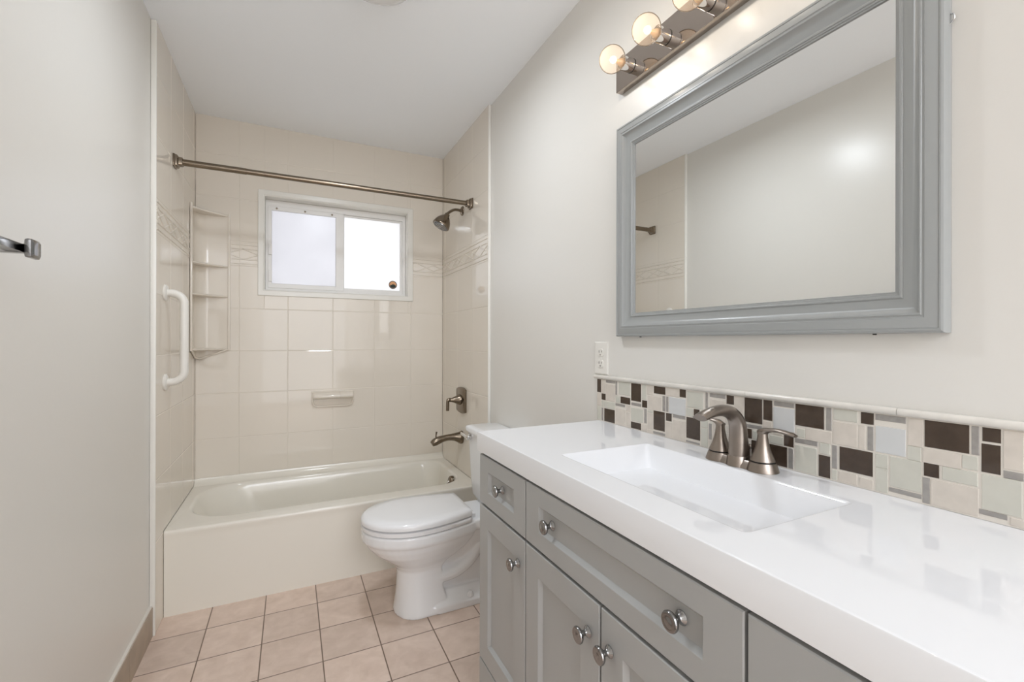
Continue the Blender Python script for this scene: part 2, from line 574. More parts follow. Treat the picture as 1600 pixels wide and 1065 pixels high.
# flat casing on the panel, then the reveal running back to the window
def rect(x0, x1, z0, z1, yy):
    return [(x0, yy, z0), (x1, yy, z0), (x1, yy, z1), (x0, yy, z1)]
rings = [rect(0.311, 1.2455, 1.469, 2.109, 0.0), rect(0.311, 1.2455, 1.469, 2.109, -0.006), rect(0.314, 1.2425, 1.472, 2.106, -0.009),
         rect(WX0 - 0.006, WX1 + 0.006, WZ0 - 0.006, WZ1 + 0.006, -0.009), rect(WX0 + 0.002, WX1 - 0.002, WZ0 + 0.002, WZ1 - 0.002, -0.003), rect(WX0 + 0.002, WX1 - 0.002, WZ0 + 0.002, WZ1 - 0.002, 0.090)]
mb.loft(rings, cap0=False, cap1=False)
mb.build('casing', VINYL, win)
def frame(x0, x1, z0, z1, wl, wr, wb, wt, y0, y1, name, m, bev=0.0025):
    mb = MB()
    a = rect(x0, x1, z0, z1, y1); b = rect(x0, x1, z0, z1, y0)
    c = rect(x0 + wl, x1 - wr, z0 + wb, z1 - wt, y0); d = rect(x0 + wl, x1 - wr, z0 + wb, z1 - wt, y1)
    mb.loft([a, b, c, d, a], cap0=False, cap1=False)
    return mb.build(name, m, win, bevel=bev)
frame(WX0 + 0.0025, WX1 - 0.0025, WZ0 + 0.0025, WZ1 - 0.0025, 0.017, 0.021, 0.021, 0.038, 0.068, 0.108, 'frame', ALU)
sash = frame(0.362, 0.803, 1.525, 2.034, 0.020, 0.050, 0.028, 0.026, 0.063, 0.079, 'sash', ALU)
mb = MB().box(0.378, 0.757, 0.070, 0.074, 1.549, 2.012)
mb.build('pane', PANE_A, win)
mb = MB().box(0.795, 1.180, 0.087, 0.091, 1.535, 2.028)
mb.build('pane', PANE_B, win)
frame(0.792, 1.189, 1.526, 2.034, 0.014, 0.014, 0.020, 0.012, 0.081, 0.097, 'sash', ALU, 0.002)
mb = MB()
for z in (1.60, 1.765):                       # pull latches on the sliding sash
    mb.box(0.366, 0.380, 0.051, 0.064, z - 0.035, z + 0.035, 0, 0.002)
    mb.box(0.378, 0.384, 0.055, 0.064, z - 0.035, z + 0.035, 0, 0.001)
mb.build('latch', ALU, win)
mb = MB()
for x in (0.41, 0.57, 0.73):
    mb.lathe([(0.0, -0.004), (0.005, -0.003), (0.006, 0.0)], (x, 0.063, 2.021), 'y', 12)
mb.build('screw', BRONZE, win)

# round sticker on the right pane: dark ring, orange sky over a dark green hill
dec = thing('window_sticker', (1.127, 0.0865, 1.588), 'small round orange and dark green sticker on lower corner of the window glass', 'sticker')
def disc(name, r0, r1, m, yy, a0=0, a1=2 * PI, cx=1.127, cz=1.588, n=36):
    mb = MB()
    vi = [(cx + r0 * math.cos(a0 + (a1 - a0) * i / n), yy, cz + r0 * math.sin(a0 + (a1 - a0) * i / n)) for i in range(n + 1)]
    vo = [(cx + r1 * math.cos(a0 + (a1 - a0) * i / n), yy, cz + r1 * math.sin(a0 + (a1 - a0) * i / n)) for i in range(n + 1)]
    mb.add(vi + vo, [(i, i + 1, n + 2 + i, n + 1 + i) for i in range(n)])
    v = [Vector(q) + Vector((0, 0.0006, 0)) for q in vi + vo]
    mb.add(v, [(i, i + 1, n + 2 + i, n + 1 + i) for i in range(n)])
    return mb.build(name, m, dec)
S_RING = mat('sticker_ring', (0.17, 0.13, 0.12), rough=0.6)
S_SKY = mat('sticker_orange', (0.80, 0.42, 0.20), rough=0.6)
S_HILL = mat('sticker_green', (0.02, 0.035, 0.03), rough=0.6)
disc('ring', 0.0225, 0.0285, S_RING, 0.0860)
disc('sky', 0.0, 0.0226, S_SKY, 0.0858)
mb = MB()
hp = [(-0.020, -0.0105), (-0.016, 0.002), (-0.010, -0.002), (-0.004, 0.006), (0.001, 0.001), (0.006, 0.009), (0.011, -0.001), (0.016, 0.003), (0.020, -0.0105), (0.013, -0.0185), (0.0, -0.0225), (-0.013, -0.0185)]
mb.add([(1.127 + a, 0.0855, 1.588 + b) for a, b in hp] + [(1.127, 0.0855, 1.580)], [(i, (i + 1) % 12, 12) for i in range(12)])
mb.build('hill', S_HILL, dec)

# ------------------------------------------------------------------ bathtub
tub = thing('bathtub', (0.73, -0.36, 0), 'bone coloured alcove bathtub with a plain front apron below the window', 'bathtub')
mb = MB()
x0, x1 = 0.0006, W - 0.0006
rg = []
for yf, z, r in ((-0.7095, 0.0, 0.004), (-0.7110, 0.320, 0.004), (-0.7115, 0.345, 0.004), (-0.7130, 0.352, 0.004), (-0.7130, 0.3620, 0.004), (-0.7112, 0.3682, 0.005), (-0.7060, 0.3710, 0.006), (-0.7000, 0.3712, 0.006)):
    rg.append(rrect(x0, x1, yf, -0.002, r, z))
bx0, bx1, by0, by1 = 0.048, 1.405, -0.607, -0.048
def bring(i, z, dl=0, dr=0, df=0, db=0, r=0.21):
    return rrect(bx0 + i + dl, bx1 - i - dr, by0 + i + df, by1 - i - db, (r * 0.7, r * 0.55, r, r), z)
rg += [bring(-0.010, 0.3710), bring(-0.003, 0.3700), bring(0.004, 0.3655), bring(0.009, 0.357), bring(0.016, 0.325, 0.01), bring(0.026, 0.26, 0.035),
       bring(0.04, 0.17, 0.08), bring(0.055, 0.11, 0.12), bring(0.075, 0.082, 0.15, r=0.19), bring(0.11, 0.070, 0.18, r=0.15)]
mb.loft(rg, cap0=False, cap1=True)
mb.build('shell', TUBM, tub, smooth=50)
mb = MB()                                       # raised flange where the wall panel meets the rear ledge
prof = [(-0.044, 0.3705), (-0.030, 0.3725), (-0.016, 0.380), (-0.008, 0.392), (-0.0045, 0.405), (-0.001, 0.405)]
mb.loft([[(x, y, z) for y, z in prof] for x in (x0, x1)], closed=False, cap0=False, cap1=False)
mb.build('rear_ledge', TUBM, tub, smooth=60)
mb = MB()
ovc = Vector((1.376, -0.446, 0.330)); ovd = Vector((-1, 0, 0.16)).normalized()
mb.lathe([(0.0, 0.012), (0.024, 0.011), (0.031, 0.006), (0.033, 0.0), (0.033, -0.012)], ovc, ovd, 28)
ov = mb.build('overflow_plate', BRONZE, tub, smooth=50)
mb = MB().tube([ovc + ovd * 0.010, ovc + ovd * 0.022 + Vector((0, 0, -0.010)), ovc + ovd * 0.026 + Vector((0, 0, -0.022))], [0.006, 0.005, 0.004], 10)
mb.build('trip_lever', CHROME, ov, smooth=50)
mb = MB().lathe([(0.0, 0.004), (0.030, 0.004), (0.036, 0.0)], (1.20, -0.33, 0.0705), 'z', 24)
mb.build('drain', BRONZE, tub, smooth=50)

# ------------------------------------------------------------------ toilet
TY = -1.10
toi = thing('toilet', (1.15, TY, 0), 'white elongated two-piece toilet with closed lid between tub and grey vanity', 'toilet')
def egg(z, xf, xm, xb, hw, hb=None, n=44, p=2.0):
    """ring: elliptical nose from xf to xm, sides closing from hw at xm to hb at a straight back xb"""
    hb = hw * 0.72 if hb is None else hb
    side = []
    k = n // 4
    for i in range(k + 1):
        a = PI / 2 * i / k
        side.append((xm - (xm - xf) * math.cos(a), hw * math.sin(a) ** (2 / p)))
    m_ = k - 3
    for i in range(1, m_ + 1):
        t = i / m_
        side.append((xm + (xb - 0.012 - xm) * t, lerp(hw, hb, (1 - math.cos(t * PI * 0.5)) if hb < hw else t)))
    side += [(xb - 0.003, hb - 0.004), (xb, hb - 0.014), (xb, (hb - 0.014) * 0.5)]
    ring = [(x, TY - y, z) for x, y in side] + [(x, TY + y, z) for x, y in reversed(side[1:])]
    return ring
mb = MB()
mb.loft([egg(0.0, 0.900, 1.00, 1.13, 0.116, 0.105), egg(0.012, 0.902, 1.00, 1.13, 0.115, 0.104), egg(0.05, 0.908, 1.00, 1.12, 0.106, 0.097),
         egg(0.10, 0.913, 1.00, 1.105, 0.097, 0.088), egg(0.16, 0.916, 1.00, 1.10, 0.090, 0.081), egg(0.190, 0.914, 1.00, 1.10, 0.090, 0.082),
         egg(0.215, 0.898, 1.00, 1.12, 0.103, 0.085), egg(0.245, 0.860, 0.99, 1.16, 0.130, 0.10), egg(0.28, 0.815, 0.98, 1.20, 0.155, 0.115),
         egg(0.310, 0.788, 0.98, 1.23, 0.169, 0.12), egg(0.332, 0.774, 0.98, 1.24, 0.175, 0.125), egg(0.339, 0.767, 0.98, 1.24, 0.182, 0.13),
         egg(0.347, 0.764, 0.98, 1.24, 0.1840, 0.132), egg(0.378, 0.764, 0.98, 1.24, 0.1840, 0.132), egg(0.384, 0.769, 0.98, 1.24, 0.179, 0.13)])
mb.loft([egg(0.0, 1.0, 1.07, 1.41, 0.117, 0.118), egg(0.028, 1.0, 1.07, 1.41, 0.117, 0.118), egg(0.036, 1.0, 1.07, 1.405, 0.110, 0.111), egg(0.075, 1.0, 1.07, 1.38, 0.062, 0.062)])
mb.loft([egg(0.03, 1.03, 1.08, 1.40, 0.046, 0.046), egg(0.18, 1.03, 1.10, 1.40, 0.048, 0.050), egg(0.30, 1.0, 1.15, 1.43, 0.085, 0.10), egg(0.36, 1.0, 1.15, 1.45, 0.11, 0.115)])
mb.box(1.19, 1.455, TY - 0.128, TY + 0.128, 0.340, 0.390, 0, 0.014)
tp = smoothpath([(1.03, TY, 0.142), (1.10, TY, 0.138), (1.18, TY, 0.150), (1.250, TY, 0.200), (1.285, TY, 0.275), (1.295, TY, 0.36)], 5)
mb.tube(tp, [(0.086, 0.044)] * len(tp), 20, up=(0.3, 0, 1))
bowl = mb.build('bowl', PORC, toi)
rm = bowl.modifiers.new('fuse', 'REMESH'); rm.mode = 'VOXEL'; rm.voxel_size = 0.0045; rm.use_smooth_shade = True
sm = bowl.modifiers.new('soften', 'SMOOTH'); sm.factor = 0.5; sm.iterations = 5
mb = MB()
mb.loft([egg(0.3865, 0.768, 0.98, 1.222, 0.180, 0.135), egg(0.389, 0.7635, 0.98, 1.222, 0.184, 0.137), egg(0.404, 0.7635, 0.98, 1.222, 0.184, 0.137), egg(0.4065, 0.768, 0.98, 1.222, 0.179, 0.135)])
mb.build('seat', SEATM, toi, smooth=50)
mb = MB()
rings = [egg(0.4125, 0.770, 0.98, 1.222, 0.180, 0.132), egg(0.4135, 0.7625, 0.98, 1.225, 0.1850, 0.134), egg(0.426, 0.7625, 0.98, 1.225, 0.1850, 0.134),
         egg(0.434, 0.7655, 0.98, 1.224, 0.182, 0.1325), egg(0.4400, 0.777, 0.98, 1.221, 0.172, 0.1295), egg(0.4435, 0.82, 0.98, 1.20, 0.13, 0.105), egg(0.4450, 0.90, 0.99, 1.15, 0.06, 0.06)]
mb.loft(rings)
mb.build('lid', SEATM, toi, smooth=60)
for s_ in (-1, 1):
    mb = MB().box(1.205, 1.252, TY + s_ * 0.075 - 0.022, TY + s_ * 0.075 + 0.022, 0.386, 0.4095, 0, 0.006)
    mb.build('hinge', SEATM, toi, smooth=50)
    mb = MB().lathe([(0.0, 0.022), (0.008, 0.021), (0.013, 0.014), (0.0145, 0.0)], (1.225, TY + s_ * 0.100, 0.040), 'z', 18)
    mb.build('bolt_cap', SEATM, toi, smooth=50)
mb = MB()
TXB = 1.4715
mb.loft([rrect(1.345, TXB - 0.02, TY - 0.165, TY + 0.15, 0.03, 0.3895), rrect(1.326, TXB - 0.008, TY - 0.200, TY + 0.168, 0.035, 0.420), rrect(1.318, TXB - 0.005, TY - 0.205, TY + 0.170, 0.035, 0.50),
         rrect(1.304, TXB - 0.003, TY - 0.212, TY + 0.172, 0.035, 0.735)])
tank = mb.build('tank', PORC, toi, smooth=50)
mb = MB()
mb.loft([rrect(1.302, TXB - 0.002, TY - 0.214, TY + 0.174, 0.035, 0.736), rrect(1.294, TXB, TY - 0.219, TY + 0.179, 0.030, 0.740), rrect(1.293, TXB, TY - 0.220, TY + 0.180, 0.030, 0.757), rrect(1.298, TXB - 0.002, TY - 0.216, TY + 0.176, 0.028, 0.7635), rrect(1.312, TXB - 0.01, TY - 0.204, TY + 0.164, 0.025, 0.766)])
mb.build('tank_lid', PORC, toi, smooth=50)
mb = MB()
mb.lathe([(0.013, 0.0), (0.013, -0.010), (0.009, -0.013), (0.008, -0.022)], (1.3065, -0.985, 0.712), 'x', 18)
lv = smoothpath([(1.286, -1.000, 0.708), (1.283, -0.985, 0.712), (1.279, -0.955, 0.719), (1.276, -0.925, 0.722)], 5)
mb.tube(lv, [(0.005, 0.010)] * 6 + [(0.005, 0.008)] * (len(lv) - 6), 12)
mb.build('flush_lever', CHROME, toi, smooth=50)

# ------------------------------------------------------------------ vanity
VF = 1.010           # plane of the door and drawer fronts
VT = 0.918           # worktop height
VY0, VY1 = -1.848, -3.056
van = thing('vanity_cabinet', (1.24, -2.45, 0), 'grey shaker bathroom vanity cabinet with round metal knobs under a white top', 'vanity cabinet')
mb = MB()
mb.box(VF + 0.020, XP - 0.001, VY0 - 0.016, VY0, 0.10, 0.8610).box(VF + 0.020, XP - 0.001, VY1, VY1 + 0.016, 0.10, 0.8610)
mb.box(VF + 0.020, XP - 0.001, VY1 + 0.016, VY0 - 0.016, 0.10, 0.116).box(XP - 0.010, XP - 0.001, VY1 + 0.016, VY0 - 0.016, 0.116, 0.8610)
mb.box(VF + 0.075, XP - 0.001, VY1 + 0.02, VY0 - 0.02, 0.0, 0.10)
mb.build('carcass', GREY, van, bevel=0.001)
mb = MB().box(VF + 0.014, VF + 0.0205, VY1 + 0.004, VY0 - 0.004, 0.105, 0.8595)  # dark sheet behind the fronts, paints the shade seen through their gaps
mb.build('gap_shade_sheet', DARKGAP, van)


def shaker(name, ya, yb, za, zb, stile, rail, stile_b=None, rail_b=None):
    """frame-and-panel front with a sloped inner edge; ya > yb"""
    rb = rail if rail_b is None else rail_b
    mb = MB()
    def q(i, x, k=0.0):
        return [(x, ya - i, za + i), (x, yb + i, za + i), (x, yb + i, zb - i), (x, ya - i, zb - i)]
    def p(i, x):
        return [(x, ya - stile - i, za + rb + i), (x, yb + stile + i, za + rb + i), (x, yb + stile + i, zb - rail - i), (x, ya - stile - i, zb - rail - i)]
    mb.loft([q(0, VF + 0.0145), q(0, VF + 0.0018), q(0.0018, VF), p(0, VF), p(0.0010, VF + 0.0006), p(0.0085, VF + 0.0088), p(0.0095, VF + 0.0088)])
    return mb.build(name, GREY, van)


def knob(y, z, parent):
    mb = MB()
    mb.lathe([(0.0105, 0.0), (0.0115, 0.0015), (0.0105, 0.003), (0.0062, 0.0065), (0.0052, 0.011), (0.0065, 0.0165), (0.0135, 0.0195), (0.0158, 0.0225),
              (0.0160, 0.0250), (0.0148, 0.0272), (0.0125, 0.0280), (0.0105, 0.0274), (0.0060, 0.0284), (0.0, 0.0287)], (VF + 0.0002 if parent['front'] == 'frame' else VF + 0.0088, y, z), (-1, 0, 0), 28)
    return mb.build('knob', PEWTER, parent, smooth=40)


def front(name, *a, knobs=(), where='frame'):
    o = shaker(name, *a)
    o['front'] = where
    for y, z in knobs:
        knob(y, z, o)
    del o['front']
    return o


front('drawer', -1.853, -2.153, 0.7095, 0.8535, 0.063, 0.041, knobs=[(-2.003, 0.7835)], where='panel')
front('drawer', -2.158, -2.761, 0.7095, 0.8535, 0.064, 0.041, knobs=[(-2.272, 0.7835), (-2.650, 0.7835)], where='panel')
front('drawer', -2.766, -3.052, 0.7095, 0.8535, 0.063, 0.041, knobs=[(-2.909, 0.7835)], where='panel')
front('door', -1.853, -2.153, 0.238, 0.7025, 0.062, 0.059, knobs=[(-2.1165, 0.634)])
front('door', -2.158, -2.457, 0.238, 0.7025, 0.062, 0.059, knobs=[(-2.4215, 0.634)])
front('door', -2.462, -2.761, 0.238, 0.7025, 0.062, 0.059, knobs=[(-2.4885, 0.636)])
front('door', -2.766, -3.052, 0.238, 0.7025, 0.062, 0.059, knobs=[(-2.803, 0.634)])
mb = MB().box(VF, VF + 0.0145, -3.052, -1.853, 0.10, 0.2335, 0, 0.0015)
mb.build('base_rail', GREY, van)

# worktop with the sink moulded into it
mb = MB()
tx0, tx1, ty0, ty1 = 1.008, XP - 0.0005, -3.061, -1.832
sx0, sx1, sy0, sy1 = 1.090, 1.365, -2.703, -2.195
rg = [rrect(tx0, tx1, ty0, ty1, 0.003, 0.8615, 4), rrect(tx0, tx1, ty0, ty1, 0.003, VT - 0.0025, 4), rrect(tx0 + 0.0008, tx1, ty0 + 0.0008, ty1 - 0.0008, 0.003, VT - 0.0008, 4), rrect(tx0 + 0.0025, tx1, ty0 + 0.0025, ty1 - 0.0025, 0.003, VT, 4), rrect(tx0 + 0.005, tx1 - 0.0005, ty0 + 0.005, ty1 - 0.005, 0.003, VT, 4), rrect(sx0 - 0.0045, sx1 + 0.0045, sy0 - 0.0045, sy1 + 0.0045, 0.012, VT, 4),
      rrect(sx0 - 0.002, sx1 + 0.002, sy0 - 0.002, sy1 + 0.002, 0.010, VT, 4), rrect(sx0, sx1, sy0, sy1, 0.010, VT - 0.0015, 4), rrect(sx0 + 0.003, sx1 - 0.003, sy0 + 0.003, sy1 - 0.003, 0.010, VT - 0.006, 4),
      rrect(sx0 + 0.030, sx1 - 0.036, sy0 + 0.055, sy1 - 0.055, 0.014, 0.806, 4), rrect(sx0 + 0.040, sx1 - 0.046, sy0 + 0.068, sy1 - 0.068, 0.016, 0.798, 4), rrect(sx0 + 0.11, sx1 - 0.11, sy0 + 0.22, sy1 - 0.22, 0.01, 0.794, 4)]
mb.loft(rg, cap0=True, cap1=True)
top = mb.build('worktop', TOPM, None, smooth=35)
tag(top, 'glossy white vanity worktop with a moulded rectangular sink basin', 'worktop')
mb = MB().lathe([(0.0, 0.003), (0.017, 0.003), (0.022, 0.0)], (1.2275, -2.449, 0.7942), 'z', 24)
mb.build('drain', NICK, top, smooth=50)

# ------------------------------------------------------------------ faucet
FX, FY = 1.408, -2.451
fau = thing('faucet', (FX, FY, VT), 'brushed nickel two-handle sink faucet with curved spout on the white worktop', 'faucet')
mb = MB()
def bar_ring(z, g):
    r = 0.0315 - g
    n = 16
    out = []
    for i in range(n + 1):
        a = PI * i / n
        out.append((FX + r * math.cos(a), FY + 0.0545 + r * math.sin(a), z))
    for i in range(n + 1):
        a = PI + PI * i / n
        out.append((FX + r * math.cos(a), FY - 0.0545 + r * math.sin(a), z))
    return out
mb.loft([bar_ring(VT + 0.0003, 0.006), bar_ring(VT + 0.004, 0.007), bar_ring(VT + 0.016, 0.0135), bar_ring(VT + 0.0175, 0.015)])
mb.build('base_bar', NICK, fau, smooth=40)
for s_ in (1, -1):
    hy = FY + s_ * 0.0545
    mb = MB()
    mb.lathe([(0.0325, 0.0004), (0.0320, 0.003), (0.0285, 0.0135), (0.0262, 0.0195), (0.0240, 0.0197)], (FX, hy, VT), 'z', 36)
    mb.build('handle_base', NICK, fau, smooth=40)
    mb = MB().lathe([(0.0236, 0.0), (0.0236, 0.003)], (FX, hy, VT + 0.0196), 'z', 36, cap0=False, cap1=False)
    mb.build('groove', BLACK, fau, smooth=40)
    mb = MB()
    mb.lathe([(0.0236, 0.0), (0.0250, 0.0006), (0.0236, 0.005), (0.0188, 0.016), (0.0146, 0.029), (0.0116, 0.042), (0.0102, 0.054), (0.0102, 0.064)], (FX, hy, VT + 0.0222), 'z', 32)
    z0 = VT + 0.078
    pth = smoothpath([(FX, hy - s_ * 0.004, z0 + 0.0005), (FX, hy + s_ * 0.006, z0 + 0.0085), (FX - 0.001, hy + s_ * 0.018, z0 + 0.0125), (FX - 0.002, hy + s_ * 0.036, z0 + 0.0150), (FX - 0.003, hy + s_ * 0.056, z0 + 0.0135), (FX - 0.004, hy + s_ * 0.075, z0 + 0.0105)], 5)
    n = len(pth)
    rad = []
    for i in range(n):
        t = i / (n - 1)
        rad.append((lerp(0.0106, 0.0082, min(1, t * 2)) if t < 0.9 else lerp(0.0082, 0.006, (t - 0.9) / 0.1), lerp(0.0110, 0.0042, min(1, t * 2.6)) if t < 0.95 else 0.0030))
    mb.tube(pth, rad, 18)
    mb.build('handle', NICK, fau, smooth=50)
mb = MB()
SX = FX - 0.007
mb.lathe([(0.0262, 0.0004), (0.0250, 0.004), (0.0232, 0.022), (0.0222, 0.0235)], (SX, FY, VT), 'z', 36)
mb.build('spout_collar', NICK, fau, smooth=40)
mb = MB()
pth = smoothpath([(SX, FY, VT + 0.022), (SX, FY, VT + 0.050), (SX - 0.001, FY, VT + 0.078), (SX - 0.007, FY, VT + 0.101), (SX - 0.024, FY, VT + 0.1185), (SX - 0.049, FY, VT + 0.1265), (SX - 0.076, FY, VT + 0.1265), (SX - 0.100, FY, VT + 0.1220), (SX - 0.121, FY, VT + 0.1155)], 6)
n = len(pth)
rad = []
for i in range(n):
    t = i / (n - 1)
    rad.append((lerp(0.0218, 0.0165, min(1, t / 0.55)) if t < 0.55 else lerp(0.0165, 0.0178, (t - 0.55) / 0.45), lerp(0.0218, 0.0150, min(1, t / 0.5)) if t < 0.5 else lerp(0.0150, 0.0078, (t - 0.5) / 0.5)))
mb.tube(pth, [(b, a) for a, b in rad], 28, up=(0, 1, 0))
mb.build('spout', NICK, fau, smooth=60)
mb = MB()
mb.tube([(FX + 0.031, FY, VT + 0.004), (FX + 0.031, FY, VT + 0.034)], 0.0024, 10)
mb.lathe([(0.0, 0.012), (0.004, 0.011), (0.0052, 0.006), (0.003, 0.0)], (FX + 0.031, FY, VT + 0.032), 'z', 14)
mb.build('lift_rod', NICK, fau, smooth=50)

# ------------------------------------------------------------------ mosaic backsplash
TILES = [
    ('K',-1.8508,-1.8289,1.018,1.064), ('K',-1.8766,-1.8543,0.9935,1.0155), ('K',-2.0552,-2.0094,1.0084,1.064), ('K',-2.0047,-1.9569,0.9935,1.0155), ('K',-2.0825,-2.0601,0.9935,1.0155),
    ('K',-1.9269,-1.8699,0.921,0.9655), ('K',-2.0552,-2.0086,0.921,0.9415), ('K',-2.1581,-2.1115,1.042,1.064), ('K',-2.2348,-2.2124,1.042,1.064), ('K',-2.156,-2.1101,0.934,0.9905),
    ('K',-2.1827,-2.1606,0.968,0.9905), ('K',-2.284,-2.2371,0.933,0.9905), ('K',-2.2818,-2.2625,0.9905,1.0155), ('K',-2.3874,-2.3662,1.042,1.064), ('K',-2.4627,-2.4168,1.006,1.064),
    ('K',-2.4874,-2.4653,1.018,1.064), ('K',-2.4365,-2.4183,0.968,0.9905), ('K',-2.5993,-2.5398,1.018,1.064), ('K',-2.5365,-2.5144,0.968,0.9935), ('K',-2.522,-2.4351,0.921,0.9655),
    ('K',-2.611,-2.5883,0.921,0.9655), ('K',-2.6878,-2.6659,1.042,1.064), ('K',-2.6861,-2.6281,0.9447,0.9905), ('K',-2.8216,-2.7637,1.018,1.064), ('K',-2.8581,-2.8368,1.042,1.064),
    ('K',-2.8578,-2.8358,0.9935,1.0385), ('K',-2.7837,-2.7627,0.968,0.9905), ('S',-1.9287,-1.878,1.055,1.064), ('S',-1.9392,-1.9302,1.018,1.064), ('S',-1.9791,-1.9305,0.9819,0.9905),
    ('S',-2.0561,-2.0104,0.9935,1.003), ('S',-1.8639,-1.8545,0.921,0.9655), ('S',-2.0808,-2.0695,0.9456,0.9905), ('S',-2.1583,-2.1471,0.9935,1.0385), ('S',-2.1701,-2.161,0.9935,1.0385),
    ('S',-2.2337,-2.1874,0.9812,0.9905), ('S',-2.1577,-2.1085,0.921,0.9291), ('S',-2.283,-2.2355,0.921,0.9268), ('S',-2.3095,-2.3013,1.0221,1.064), ('S',-2.3635,-2.3151,1.0537,1.064),
    ('S',-2.4627,-2.4173,0.9935,1.002), ('S',-2.321,-2.3118,0.9434,0.9848), ('S',-2.5376,-2.4912,1.0537,1.064), ('S',-2.6139,-2.603,1.018,1.064), ('S',-2.5356,-2.5244,0.921,0.9655),
    ('S',-2.5865,-2.5392,0.9806,0.9905), ('S',-2.6243,-2.6143,0.9437,0.9905), ('S',-2.6875,-2.6771,0.9935,1.0385), ('S',-2.7376,-2.6899,1.0526,1.064), ('S',-2.7599,-2.7117,0.9261,0.9341),
    ('S',-2.8337,-2.8241,1.018,1.064), ('S',-2.8827,-2.8606,0.9905,1.0023), ('S',-2.7712,-2.761,0.921,0.9655), ('S',-2.8651,-2.8332,0.9267,0.9347), ('L',-2.2343,-2.1727,0.9905,1.0385),
    ('L',-2.5381,-2.4896,1.001,1.0511), ('L',-2.7373,-2.6907,0.9935,1.042), ('E',-2.0046,-1.9475,1.0219,1.064), ('E',-2.0648,-2.0091,0.9449,0.9858), ('E',-2.2937,-2.2395,1.018,1.0605),
    ('E',-2.0785,-2.0596,1.018,1.064), ('E',-2.585,-2.54,0.921,0.9759), ('E',-2.6113,-2.59,0.968,0.9905), ('E',-2.6603,-2.617,1.042,1.064), ('E',-2.5611,-2.5432,0.9935,1.0119),
    ('E',-2.5133,-2.4816,0.968,0.986), ('E',-2.7101,-2.6908,0.9655,0.9905), ('E',-2.7599,-2.7133,0.9363,0.9905), ('E',-2.7592,-2.7399,0.9905,1.0155), ('E',-2.7102,-2.6908,0.921,0.9655),
    ('E',-2.832,-2.8127,0.9935,1.0155), ('E',-2.832,-2.7877,0.968,0.9905), ('E',-2.8808,-2.8365,0.9353,0.9905), ('C',-1.9289,-1.8781,0.9935,1.0507), ('C',-1.9829,-1.9321,0.921,0.9747),
    ('C',-1.8765,-1.8524,1.018,1.064), ('C',-2.1443,-2.0863,0.9905,1.0333), ('C',-2.2345,-2.1879,0.921,0.9757), ('C',-2.3636,-2.3151,0.9905,1.0482), ('C',-2.4154,-2.3883,0.9905,1.064),
    ('C',-2.4869,-2.4649,0.9905,1.0155), ('C',-2.6147,-2.562,0.9905,1.0155), ('C',-2.6604,-2.6163,0.9935,1.0385), ('C',-2.7623,-2.7403,1.0155,1.064), ('C',-2.6599,-2.6269,0.921,0.9418),
    ('C',-2.6872,-2.6635,0.921,0.9391), ('C',-2.8827,-2.8606,1.0045,1.064), ('C',-2.833,-2.7725,0.921,0.9655), ('C',-2.8121,-2.7613,0.9905,1.0155), ('C',-2.416,-2.354,0.921,0.969),
    ('E',-1.928,-1.866,0.968,0.991), ('C',-2.352,-2.324,0.921,0.969), ('C',-2.21,-2.161,1.041,1.064), ('E',-1.852,-1.829,0.921,0.969), ('C',-2.107,-2.084,0.932,0.98),
    ('C',-2.185,-2.16,0.921,0.965), ('E',-2.309,-2.287,0.921,0.969), ('C',-2.416,-2.354,0.971,0.988), ('C',-1.852,-1.829,0.971,1.015), ('E',-2.309,-2.287,0.971,1.015),
    ('C',-2.006,-1.986,0.921,0.969), ('C',-2.386,-2.366,0.99,1.038), ('E',-2.479,-2.439,0.968,0.988), ('C',-2.109,-2.081,1.036,1.064), ('C',-2.432,-2.418,0.921,0.965),
    ('E',-2.26,-2.237,0.993,1.015), ('C',-2.674,-2.663,0.993,1.039), ('C',-2.082,-2.058,0.921,0.942), ('E',-1.954,-1.932,0.993,1.015), ('C',-2.352,-2.324,0.971,0.988),
    ('C',-2.006,-1.986,0.971,0.991), ('E',-1.864,-1.854,0.968,0.991), ('C',-2.322,-2.311,0.921,0.941), ('C',-2.886,-2.868,0.921,0.933), ('E',-2.624,-2.614,0.921,0.941),
    ('C',-2.106,-2.084,0.921,0.93), ('C',-2.512,-2.49,0.989,0.998), ('E',-2.107,-2.084,0.982,0.988),
]
spl = thing('mosaic_backsplash', (XP, -2.45, VT), 'glass and stone mosaic backsplash in brown, cream and silver along the wall above the worktop', 'backsplash')
BY0 = -3.060
mb = MB().box(1.4672, XP - 0.0002, BY0, -1.8285, VT + 0.0005, 1.0655)
mb.build('grout_bed', GROUT, spl)
more = []
for k, a, b, c, d in TILES:
    if b < -1.8279 and a > -2.0700 and True:
        a2, b2 = a - 1.0590, b - 1.0590
        if b2 > BY0 + 0.004 and b2 < -2.884:
            more.append((k, max(a2, BY0 + 0.001), b2, c, d))
mb = MB()
KI = {'K': 0, 'C': 1, 'E': 2, 'L': 3, 'S': 4}
for k, a, b, c, d in TILES + more:
    c = max(c, VT + 0.0015)
    e = 0.0007
    xt = 1.4662 if k != 'S' else 1.4664
    v = [(1.4673, a, c), (1.4673, b, c), (1.4673, b, d), (1.4673, a, d), (xt, a + e, c + e), (xt, b - e, c + e), (xt, b - e, d - e), (xt, a + e, d - e)]
    mb.add(v, [(0, 1, 5, 4), (1, 2, 6, 5), (2, 3, 7, 6), (3, 0, 4, 7), (4, 5, 6, 7)], KI[k])
mb.build('mosaic_tiles', [TBRN, TCRM, TGRN, TBLU, TSIL], spl)
mb = MB()
y = -1.8135
